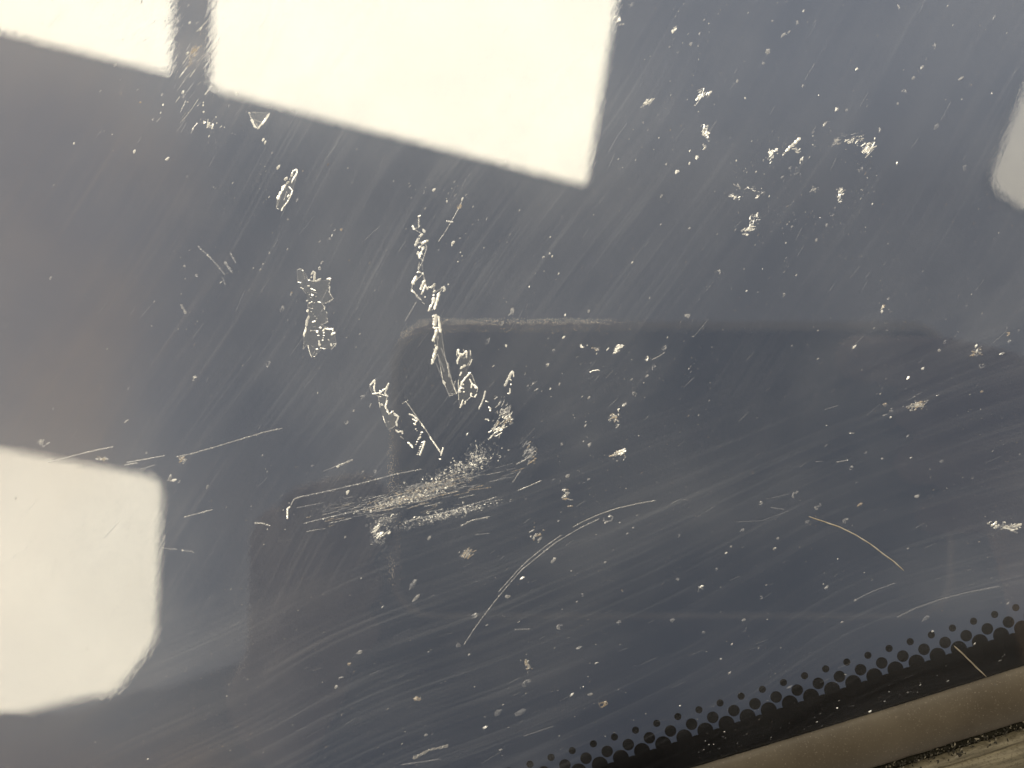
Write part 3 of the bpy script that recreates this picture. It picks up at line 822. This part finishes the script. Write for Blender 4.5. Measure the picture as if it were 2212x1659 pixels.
scratch(ZJ, sJ, [(10, MD, [(1750,752),(1850,702),(2012,668)])], None, .3); scratch(ZJ, sJ, [(6, DM, [(1880,832),(2012,818)])])
scratch(ZJ, sJ, [(9, DM, [(510,262),(630,215)])]); scratch(ZJ, sJ, [(16, MD, [(625,218),(710,185),(780,155)])], None, .4)
scratch(ZM, sM, [(11, MD, [(60,660),(250,610),(450,560),(650,518)])])
scratch(ZM, sM, [(12, MD, [(750,684),(870,664)])]); scratch(ZM, sM, [(10, MD, [(770,660),(920,635),(1115,598)])])
scratch(ZM, sM, [(9, MD, [(890,722),(1030,682)])]); scratch(ZM, sM, [(10, MD, [(1220,610),(1380,575),(1600,510),(1800,450),(2000,390),(2175,352)])], 'long thin straight scratch above the lower left lamp reflection', .25)
scratch(ZM, sM, [(9, MD, [(1290,1152),(1400,1122),(1550,1083)])], None, .2); scratch(ZM, sM, [(12, DM, [(1090,1430),(1220,1442)])], None, .6); scratch(ZM, sM, [(12, DM, [(1260,1450),(1375,1462)])], None, .5)
scratch(ZM, sM, [(14, MD, [(1920,1205),(1990,1208),(2055,1228)])], None, .5)
scratch(ZL, sL, [(9, MD, [(1845,265),(1700,290),(1500,335),(1350,385),(1200,450),(1100,505)]), (8, MD, [(1000,575),(850,680),(700,800),(600,900),(520,990),(430,1090)]),
    (9, MD, [(1340,430),(1200,495),(1100,550),(950,640),(800,760),(650,880),(550,990),(450,1110),(330,1260),(200,1440),(120,1565)])], 'long double curved scratch arcing through the lower centre')
scratch(zK, sK, [(8, DM, [(1450,755),(1560,700),(1700,650),(1850,610),(2065,568)])], 'shallow curved scratch just above the dotted border')
scratch(zK, sK, [(6, DM, [(1190,655),(1300,600),(1440,548)])]); scratch(zK, sK, [(6, DM, [(690,95),(775,108)])]); scratch(zK, sK, [(2.5, DM, [(480,182),(640,175),(800,115)])]); scratch(zK, sK, [(2.5, DM, [(90,75),(150,45),(210,55)])])
scratch(ZB, sB, [(15, MD, [(510,1602),(610,1550),(725,1524)])]); scratch(ZB, sB, [(8, DM, [(1175,1468),(1355,1408)])]); scratch(ZB, sB, [(9, DM, [(1120,828),(1215,825)])]); scratch(ZB, sB, [(9, DM, [(440,1640),(680,1605)])])
scratch(ZA, sA, [(9, MD, [(2120,380),(2098,450),(2000,620),(1930,740),(1858,842)])]); scratch(ZA, sA, [(16, MD, [(1940,620),(2020,632)])]); scratch(ZA, sA, [(14, DM, [(1622,1490),(1570,1580),(1500,1700)])])
scratch(ZV, sV, [(9, DM, [(1185,0),(1250,60),(1310,125),(1350,175)])], None, .25); scratch(ZV, sV, [(14, DM, [(1345,95),(1395,165)])]); scratch(ZV, sV, [(13, MD, [(1085,350),(1118,410)])]); scratch(ZV, sV, [(9, DM, [(1380,40),(1415,105)])]); scratch(ZV, sV, [(8, DM, [(1335,190),(1352,235)])])
scratch(ZN, sN, [(12, BR, [(770,715),(815,690),(890,682),(905,695)])]); scratch(ZN, sN, [(14, MD, [(1085,470),(1180,385),(1240,345)])]); scratch(ZN, sN, [(12, MD, [(1610,545),(1720,490),(1790,440)])])
scratch(ZE, sE, [(7, MD, [(1245,1228),(1190,1282),(1130,1312)])]); scratch(ZE, sE, [(7, MD, [(1158,1348),(1110,1420)])]); scratch(ZE, sE, [(6, MD, [(1140,1470),(1280,1410)])])
scratch(ZT, sT, [(7, DM, [(380,1640),(480,1460),(580,1330)])]); scratch(ZT, sT, [(9, MD, [(1310,1145),(1350,1095)])]); scratch(ZQ, sQ, [(7, DM, [(420,1105),(540,1070)])]); scratch(ZQ, sQ, [(9, MD, [(520,1580),(630,1560)])]); scratch(ZQ, sQ, [(8, DM, [(330,1575),(400,1572)])]); scratch(ZQ, sQ, [(9, MD, [(635,1320),(685,1316)])])
for i in range(44):     # fine nicks by the dark bar between the upper lamps
    x, y = random.uniform(335, 465), random.uniform(40, 290); l = random.uniform(8, 34); a = R(54 + random.gauss(0, 5))
    scratch(lambda p: p, 1.0, [(random.uniform(.8, 1.6), random.choice([DM, MD, MD, BR]), [(x, y), (x + l * math.cos(a), y - l * math.sin(a))])])

# nick clusters
def cluster(zf, s, x, y, rx, ry, n, ang, ln, w, mis, rot=0):
    mb = MB(); p = zf((x, y)); hatch(mb, p[0], p[1], rx * s, ry * s, n, R(ang), ln * s, max(.9, w * s), mis, R(rot)); part('nick_cluster', mb)
cluster(ZT, sT, 820, 1090, 95, 38, 26, 45, 80, 10, [BR, MD, MD], 40); cluster(ZT, sT, 1440, 975, 85, 50, 24, 48, 60, 14, [BR, BR, MD], 35); cluster(ZT, sT, 1420, 1430, 50, 70, 20, 50, 40, 14, [BR, MD], 0); cluster(ZT, sT, 475, 240, 45, 55, 14, 50, 50, 14, [BR, MD]); cluster(ZT, sT, 600, 45, 40, 35, 10, 45, 40, 10, [MD, DM])
cluster(ZT, sT, 1080, 330, 30, 40, 10, 45, 40, 14, [BR, MD]); cluster(ZT, sT, 1420, 1590, 30, 30, 8, 45, 30, 12, [BR, MD]); cluster(ZT, sT, 2150, 1640, 50, 30, 14, 30, 40, 14, [BR])
cluster(ZI, sI, 1540, 870, 62, 75, 40, 40, 40, 11, [BR, MD, MD]); cluster(ZI, sI, 640, 860, 90, 70, 26, 30, 30, 12, [MD, BR, DM]); cluster(ZI, sI, 400, 880, 55, 30, 14, 30, 34, 13, [BR, MD]); cluster(ZI, sI, 435, 780, 30, 55, 10, -60, 40, 14, [MD]); cluster(ZI, sI, 1300, 820, 70, 30, 14, 25, 40, 12, [MD, DM]); cluster(ZI, sI, 95, 190, 45, 65, 18, 60, 36, 12, [BR, MD]); cluster(ZI, sI, 1060, 590, 130, 110, 14, 50, 40, 16, [DM])
cluster(ZN, sN, 910, 390, 80, 35, 24, 20, 40, 14, [TN, MD, DM]); cluster(ZN, sN, 1140, 420, 95, 60, 34, 35, 60, 14, [MD, MD, BR], 35); cluster(ZN, sN, 1075, 1350, 55, 60, 22, 10, 60, 10, [TN, MD, DM]); cluster(ZN, sN, 1150, 1240, 35, 40, 10, 40, 30, 12, [MD, BR]); cluster(ZN, sN, 640, 355, 45, 22, 8, 40, 24, 14, [BR, MD]); cluster(ZN, sN, 1545, 545, 40, 25, 8, 45, 40, 16, [BR, MD]); cluster(ZN, sN, 1370, 1000, 40, 30, 8, 40, 30, 14, [MD])
cluster(ZE, sE, 1735, 1240, 45, 32, 26, 25, 44, 7, [BR, MD, TN]); cluster(ZE, sE, 1435, 1500, 32, 48, 30, 10, 26, 8, [TN, MD, DM]); cluster(ZE, sE, 1190, 1220, 55, 75, 40, 40, 40, 8, [DM, DM, TN]); cluster(ZE, sE, 1240, 850, 30, 22, 9, 45, 40, 7, [MD, DM]); cluster(ZE, sE, 1720, 1020, 26, 40, 18, 20, 26, 7, [TN, MD])
cluster(ZE, sE, 1040, 1060, 50, 90, 60, 40, 34, 8, [TN, MD, MD, BR], -30); cluster(ZE, sE, 1070, 960, 60, 50, 40, 60, 34, 7, [DM, MD])
cluster(ZQ, sQ, 1200, 1075, 75, 48, 60, 20, 40, 11, [TN, MD, MD]); cluster(ZQ, sQ, 1790, 580, 80, 55, 26, 20, 34, 10, [DM, TN, MD]); cluster(ZQ, sQ, 1000, 1110, 60, 60, 12, 20, 34, 10, [TN, DM])
cluster(zK, sK, 2110, 200, 90, 38, 34, 15, 44, 12, [MD, BR, DM]); cluster(ZB, sB, 850, 370, 42, 40, 26, 40, 40, 8, [MD, TN, DM]); cluster(ZB, sB, 1200, 1030, 18, 45, 14, 80, 30, 10, [MD, TN]); cluster(ZB, sB, 1240, 245, 30, 45, 14, 45, 30, 10, [MD, TN]); cluster(ZB, sB, 300, 235, 50, 60, 30, 40, 36, 8, [MD, BR, DM])
cluster(ZM, sM, 570, 630, 60, 30, 16, 15, 50, 10, [TN, MD]); cluster(ZM, sM, 1290, 650, 40, 40, 10, 30, 40, 12, [TN, MD]); cluster(ZM, sM, 1200, 815, 60, 26, 10, 20, 34, 14, [MD, BR])
cluster(ZO, sO, 2060, 600, 100, 80, 40, 45, 70, 12, [DM, TN], 40); cluster(ZH, sH, 580, 920, 30, 85, 16, 62, 50, 13, [BR, MD], 65); cluster(ZO, sO, 1975, 1030, 40, 60, 12, 55, 36, 12, [MD, DM])
cluster(ZM, sM, 10, 480, 45, 30, 16, 40, 34, 12, [MD, DM])

# placed pits (view units of each zoom): x, y, size, material, ring?
def dirang(x, y):
    t = -(.30 * (x - 1106) + (y - 829.5)) if False else (829.5 - y) * K - .3 * (x - 1106) * K
    f = max(0, min(1, (.006 - t) / .04))
    return R(58) * (1 - f) + R(24) * f
NPIT = 0
def put_pits(zf, s, items):
    global NPIT
    for it in items:
        x, y, r = it[:3]; mi = it[3] if len(it) > 3 else MD; kind = it[4] if len(it) > 4 else 0
        X, Y = zf((x, y)); mb = MB(); r_ = max(.8, r * s)
        a = dirang(X, Y) + random.gauss(0, .2)
        if kind == 1: mb.ring(X, Y, r_ * random.uniform(.55, .85), random.uniform(1.2, 1.8), a, {BR: MD, MD: DM}.get(mi, mi), w=max(.7, r_ * .4), gap=.9); mb.speck(X + r_ * .3, Y - r_ * .4, r_ * .35, 1.4, a, mi)
        else: mb.speck(X, Y, r_, random.uniform(1.1, 1.8), a, mi)
        part('pit', mb); NPIT += 1
put_pits(ZE, sE, [(1095,395,26,MD,1),(1040,465,12,MD,1),(955,570,16,MD,1),(1070,600,9,BR),(1355,630,11,MD,1),(1415,550,8,BR),(1320,718,12,BR,1),(2020,610,16,MD,1),(1960,728,14,MD,1),(1915,780,10,MD),(1835,885,12,MD,1),(1545,1080,8,MD),(1440,1380,14,MD),(1335,858,7,BR),(1390,830,7,MD),(1570,910,10,MD),(205,908,12,DM,1),(115,1058,12,MD,1),(155,990,7,MD),(1405,1190,9,MD),(1570,1195,12,MD),(1780,955,12,MD),(1680,620,8,BR),(1295,70,10,BR,1),(1330,45,9,BR,1),(1348,62,7,BR),(1425,415,6,BR),(1565,395,9,MD),(2160,420,18,MD),(1210,243,5,BR),(1385,168,6,BR),(1828,100,6,BR),(120,1480,9,BR),(60,1325,9,BR),(210,1357,7,MD),(285,1352,12,DM,1)])
put_pits(ZU, sU, [(105,188,12,BR),(265,203,10,MD,1),(213,265,11,MD),(85,282,8,MD),(293,118,7,MD),(850,137,14,MD,1),(800,192,9,MD),(767,208,14,MD),(675,310,18,MD),(648,380,11,MD),(700,125,9,MD),(890,65,9,MD),(490,487,9,MD),(538,588,7,BR),(885,515,8,MD),(1210,413,9,BR),(1090,655,14,MD),(1020,743,13,MD),(1145,662,11,MD),(1600,405,13,MD),(1548,468,11,MD),(1490,555,20,DM,1),(1455,622,8,MD),(1835,470,15,MD),(1670,278,16,DM,1),(1450,45,20,DM,1),(2020,560,8,MD),(2033,103,12,DM),(1340,778,18,MD,1),(1317,830,8,BR),(1450,978,8,BR),(1855,1008,15,DM,1),(1685,760,16,DM),(485,963,6,BR),(683,1178,6,BR),(65,985,8,MD),(35,1178,10,MD),(130,1030,16,BR),(205,980,8,BR),(250,945,14,BR),(300,883,12,MD),(207,905,6,BR),(965,1440,9,MD),(1028,1352,14,MD,1),(1078,1248,8,MD,1),(1060,1290,10,DM,1),(820,1360,9,MD),(790,1347,5,MD),(205,1370,7,MD),(33,1347,6,MD),(845,1650,9,BR,1),(375,1635,20,MD,1),(1230,1015,16,DM,1)])
put_pits(zK, sK, [(140,265,12,DM,1),(735,280,11,MD),(715,345,14,BR,1),(425,368,6,BR),(365,465,10,MD,1),(130,525,11,DM),(265,585,18,MD,1),(280,568,8,BR),(665,560,5,MD),(630,635,12,DM,1),(1030,578,16,DM),(1200,652,8,MD),(530,772,13,MD),(100,772,14,DM),(1120,782,8,MD),(460,917,7,MD),(290,845,10,DM),(393,1004,5,BR),(445,1088,9,MD),(148,1285,5,BR),(1565,30,14,MD),(1145,175,20,MD,1),(915,180,14,DM),(630,68,14,MD,1),(840,18,20,DM,1),(975,90,16,DM,1),(1230,75,14,TN),(1660,840,8,MD),(515,232,14,DM,1),(455,328,9,MD),(1092,1298,6,BR),(1290,1318,9,BR),(1140,1098,5,MD),(415,1442,6,MD),(1515,1205,6,MD),(2115,670,8,MD),(1620,762,18,DM),(1665,838,9,MD),(805,1175,14,DM),(1915,915,7,MD)])
put_pits(ZB, sB, [(610,278,12,MD),(105,272,8,MD),(195,962,16,MD),(130,1035,12,TN),(78,1122,14,MD,1),(52,1172,12,MD),(535,1245,20,TN),(945,1415,14,MD),(590,1460,10,MD),(605,962,6,MD),(880,745,22,MD,1),(955,802,7,MD),(848,980,8,MD),(785,925,18,DM),(1685,160,26,MD,1),(1670,185,9,MD),(1798,252,8,MD),(1832,218,7,MD),(1665,425,8,MD),(1460,478,6,MD),(1765,593,5,TN),(1525,622,14,DM,1),(1495,662,7,MD),(1355,412,16,MD),(1080,630,14,MD),(1395,812,22,DM,1),(1745,790,16,DM,1),(1610,1030,8,MD),(1505,940,14,DM),(1745,1188,5,MD),(1465,1220,12,MD),(1575,1220,14,MD),(1655,1275,24,TN,1),(2115,1285,5,BR),(1665,1468,4,MD),(1040,1550,9,MD),(510,560,26,DM),(530,640,18,MD),(1165,520,10,BR),(1200,1150,26,DM,1),(2105,525,11,DM,1),(2065,770,12,DM),(1160,1325,28,DM),(1020,1325,22,DM)])
put_pits(ZV, sV, [(1165,797,16,BR,1),(1610,710,14,MD,1),(1690,378,18,DM,1),(1748,288,8,MD),(760,1052,11,MD),(250,1180,18,MD),(305,193,8,MD),(925,335,6,MD),(910,482,6,MD),(770,858,7,DM),(320,978,6,DM),(1108,122,9,MD),(1180,180,14,DM,1),(2080,1058,12,MD,1),(2175,908,12,DM,1),(2122,988,6,MD),(1875,1320,8,DM),(1575,1258,6,MD),(880,1242,8,MD),(1020,1392,16,MD),(1075,1415,12,MD,1),(1245,1445,11,MD),(2085,1475,9,BR),(1580,110,8,MD),(1560,145,7,MD),(1520,135,6,MD),(1615,45,6,MD)])
put_pits(ZO, sO, [(1245,705,26,MD),(1300,860,16,DM),(1085,985,14,MD),(1485,970,12,MD),(1750,1020,18,MD),(1980,990,18,BR),(1762,1130,11,BR),(1735,1218,11,BR),(1655,1287,13,MD),(1515,1108,14,TN),(800,1548,14,BR),(1450,1640,16,BR),(1128,1420,12,DM),(2050,245,18,BR),(2030,65,14,MD),(2170,310,18,BR),(2195,1110,9,BR),(2195,1140,9,BR),(2200,1210,10,BR),(2200,1320,10,BR),(2028,1105,12,MD),(580,2000,12,MD)])
put_pits(ZH, sH, [(125,1275,20,BR),(1165,1065,20,BR),(1185,1095,14,BR),(1328,1362,20,BR),(1258,1210,12,MD),(520,875,12,BR),(510,695,9,BR),(515,765,9,BR),(345,660,11,MD),(345,130,16,BR),(880,560,16,BR),(1480,760,16,MD),(680,540,12,MD),(335,1465,12,DM)])
put_pits(ZA, sA, [(130,35,18,BR),(338,395,18,MD,1),(232,602,11,MD),(230,922,10,MD),(578,838,10,MD),(740,715,18,MD,1),(710,775,9,BR),(680,815,16,MD,1),(810,712,16,TN),(1375,188,10,MD),(1700,300,20,MD,1),(1570,368,14,MD,1),(1715,487,14,MD),(1810,280,18,BR),(2120,378,14,BR),(2090,455,26,TN,1),(1950,405,14,BR),(2020,850,18,BR),(2005,882,9,BR),(2088,808,14,MD,1),(2097,957,10,BR),(2115,995,10,BR),(1862,930,12,DM),(2160,335,9,MD),(1965,320,9,MD),(2030,195,9,MD),(275,1395,14,TN,1),(165,1570,28,DM,1),(1965,1303,9,BR),(600,1065,18,MD,1),(572,1132,16,MD,1),(35,965,12,MD),(825,1175,9,DM)])
put_pits(ZQ, sQ, [(45,72,22,MD,1),(990,108,16,MD,1),(932,222,14,BR),(945,180,22,TN),(865,372,10,MD),(685,540,13,BR),(122,532,10,MD),(1170,820,14,BR),(1300,737,16,BR),(1450,572,14,MD),(1780,535,13,BR),(1785,580,14,BR),(2085,495,18,MD,1),(2012,602,18,MD),(1835,710,26,MD,1),(2165,392,18,DM),(2055,425,24,TN,1),(1500,498,20,DM,1),(948,1158,10,MD),(1010,1175,11,BR),(1830,945,13,TN),(1165,1345,13,DM),(935,1545,13,MD),(1195,1540,10,MD),(1470,1570,16,DM),(655,1630,20,MD,1),(790,1490,12,DM),(430,1430,13,DM)])

# many more small pits, then the finest as one mass
def density(x, y):
    d = .30 + .9 * mnoise.noise((x * .004, y * .004, 3.3)) + .7 * mnoise.noise((x * .013, y * .013, 1.3))
    if x < 380: d *= .35
    return d
shapes = []
for k in range(8):
    mb = MB()
    if k < 5: mb.speck(1106, 829.5, 1.0, random.uniform(1, 2.4), 0, 0, n=6)
    elif k < 7: mb.ring(1106, 829.5, 1.1, 1.4, 0, 0, w=.5, gap=.6)
    else: mb.speck(1106, 829.5, .8, 1.5, 0, 0); mb.speck(1108, 829, .8, 1.2, 0, 0)
    for mi in (BR, MD, DM, TN):
        me = mb.mesh('pit', [MARKS[mi]]); shapes.append((me, mi))
bym = {mi: [m for m, q in shapes if q == mi] for mi in (BR, MD, DM, TN)}
def free_of_trim(x, y): return (Vector((x, y)) - E0).dot(nD) < -6
c = 0
while c < max(0, 295 - NPIT) and c < 60:
    x, y = random.uniform(5, 2207), random.uniform(5, 1654)
    if not free_of_trim(x, y) or random.random() > density(x, y): continue
    o = obj('pit', random.choice(bym[random.choice([BR, MD, MD, DM, DM, TN])]), None, windscreen)
    p = D(x, y); o.location = (p.x, p.y, 1e-6)
    s_ = random.uniform(.7, 1.8); o.scale = (s_, s_, s_); o.rotation_euler.z = dirang(x, y) + random.gauss(0, .3)
    c += 1
mb = MB(); c = 0
while c < 4200:
    x, y = random.uniform(-40, 2250), random.uniform(-40, 1700)
    if not free_of_trim(x, y) or random.random() > density(x, y): continue
    r = .42 + 1.0 * random.random() ** 3
    mb.speck(x, y, r, random.uniform(1, 3), dirang(x, y) + random.gauss(0, .25), random.choice([BR, MD, MD, DM, DM, DM, DM, DM, TN]), n=5)
    c += 1
def sprinkle(x0, y0, x1, y1, n, sp, r1=1.5):
    for _ in range(n):
        t = random.random()
        x, y = x0 + (x1 - x0) * t + random.gauss(0, sp), y0 + (y1 - y0) * t + random.gauss(0, sp)
        mb.speck(x, y, .5 + r1 * random.random() ** 2.5, random.uniform(1, 2.6), dirang(x, y) + random.gauss(0, .3), random.choice([BR, MD, MD, DM, DM]), n=5)
for i in range(14):          # loose ring of glints, upper right
    a0, a1 = 2 * math.pi * i / 14, 2 * math.pi * (i + 1) / 14
    sprinkle(1735 + 140 * math.cos(a0), 395 + 95 * math.sin(a0), 1735 + 140 * math.cos(a1), 395 + 95 * math.sin(a1), 20, 18, 1.0)
sprinkle(1570, 60, 1400, 390, 40, 40); sprinkle(900, 380, 1010, 500, 40, 34); sprinkle(1000, 560, 1250, 620, 20, 40); sprinkle(1150, 760, 1560, 800, 70, 32); sprinkle(1150, 850, 1350, 1050, 60, 50)
sprinkle(1700, 600, 1480, 720, 24, 22); sprinkle(330, 90, 470, 300, 60, 26); sprinkle(440, 200, 620, 420, 24, 30); sprinkle(1990, 640, 2190, 800, 24, 40); sprinkle(1820, 760, 2050, 900, 20, 40); sprinkle(900, 1480, 1200, 1560, 24, 40); sprinkle(1180, 1000, 1330, 1130, 40, 30)
sprinkle(400, 480, 520, 640, 24, 26); sprinkle(1480, 1640, 2200, 1410, 70, 14, 1.1)
for i in range(420):    # hairline wipe scratches
    x, y = random.uniform(-20, 2230), random.uniform(-20, 1650)
    if not free_of_trim(x, y): continue
    a = dirang(x, y) + random.gauss(0, .09); l = random.uniform(8, 60) * random.random()
    x1, y1 = x + l * math.cos(a), y - l * math.sin(a)
    if not free_of_trim(x1, y1): continue
    mb.ridge([(x, y), ((x + x1) / 2 + random.uniform(-.6, .6), (y + y1) / 2), (x1, y1)], random.uniform(.45, .9), mi=DM, jit=.3)
for _ in range(110):
    x, y = random.choice([(random.uniform(460, 1300), random.uniform(0, 360)), (random.uniform(0, 340), random.uniform(1010, 1480)), (random.uniform(0, 370), random.uniform(0, 110))])
    mb.speck(x, y, .6 + 1.6 * random.random() ** 3, random.uniform(1, 2.4), dirang(x, y) + random.gauss(0, .4), 5, n=6)
part('fine_pitting', mb, None, 'stuff')

# fibres lying on the glass
def fibre(zf, s, pts, w, label, cols):
    P = [zf(p) for p in pts]
    c = D(*P[len(P) // 2])
    vv, ff = [], []
    Q = []
    for a, b in zip(P[:-1], P[1:]):
        for i in range(4): Q.append((a[0] + (b[0]-a[0]) * i / 4 + random.uniform(-.2, .2), a[1] + (b[1]-a[1]) * i / 4 + random.uniform(-.2, .2)))
    Q.append(P[-1]); n = len(Q)
    for i, q in enumerate(Q):
        a, b = Q[max(i-1, 0)], Q[min(i+1, n-1)]
        t = Vector((b[0]-a[0], b[1]-a[1])).normalized(); nn = Vector((-t.y, t.x))
        r = w * s * .5 * random.uniform(.8, 1.15) * min(1, (min(i, n-1-i) + 1) / 2.5)
        for k in range(6):
            an = k * math.pi / 3
            p = D(q[0] + nn.x * r * math.cos(an), q[1] + nn.y * r * math.cos(an), 0)
            vv.append((p.x - c.x, p.y - c.y, r * K * (1 + math.sin(an)) + 1e-5))
    for i in range(n - 1):
        for k in range(6):
            a, b = i * 6 + k, i * 6 + (k + 1) % 6
            ff.append((a, b, b + 6, a + 6))
    me = bpy.data.meshes.new('fibre'); me.from_pydata(vv, [], ff)
    o = obj('fibre', me, matte('fibre_' + str(len(bpy.data.materials)), cols[0], cols[1], 700, .6, .3)); o.location = c
    return tag(o, label, 'fibre', 'loose fibres on the glass')
fibre(zK, sK, [(920,150),(1010,180),(1110,215),(1200,260),(1290,315),(1360,370),(1430,420),(1490,475)], 8, 'tan bent fibre lying on the glass at lower right, above the dots', ((.28, .23, .16), (.48, .44, .37)))
fibre(zK, sK, [(1790,925),(1850,980),(1920,1050),(1985,1112)], 9.5, 'pale short fibre lying across the dotted border onto the trim', ((.22, .18, .12), (.38, .33, .25)))
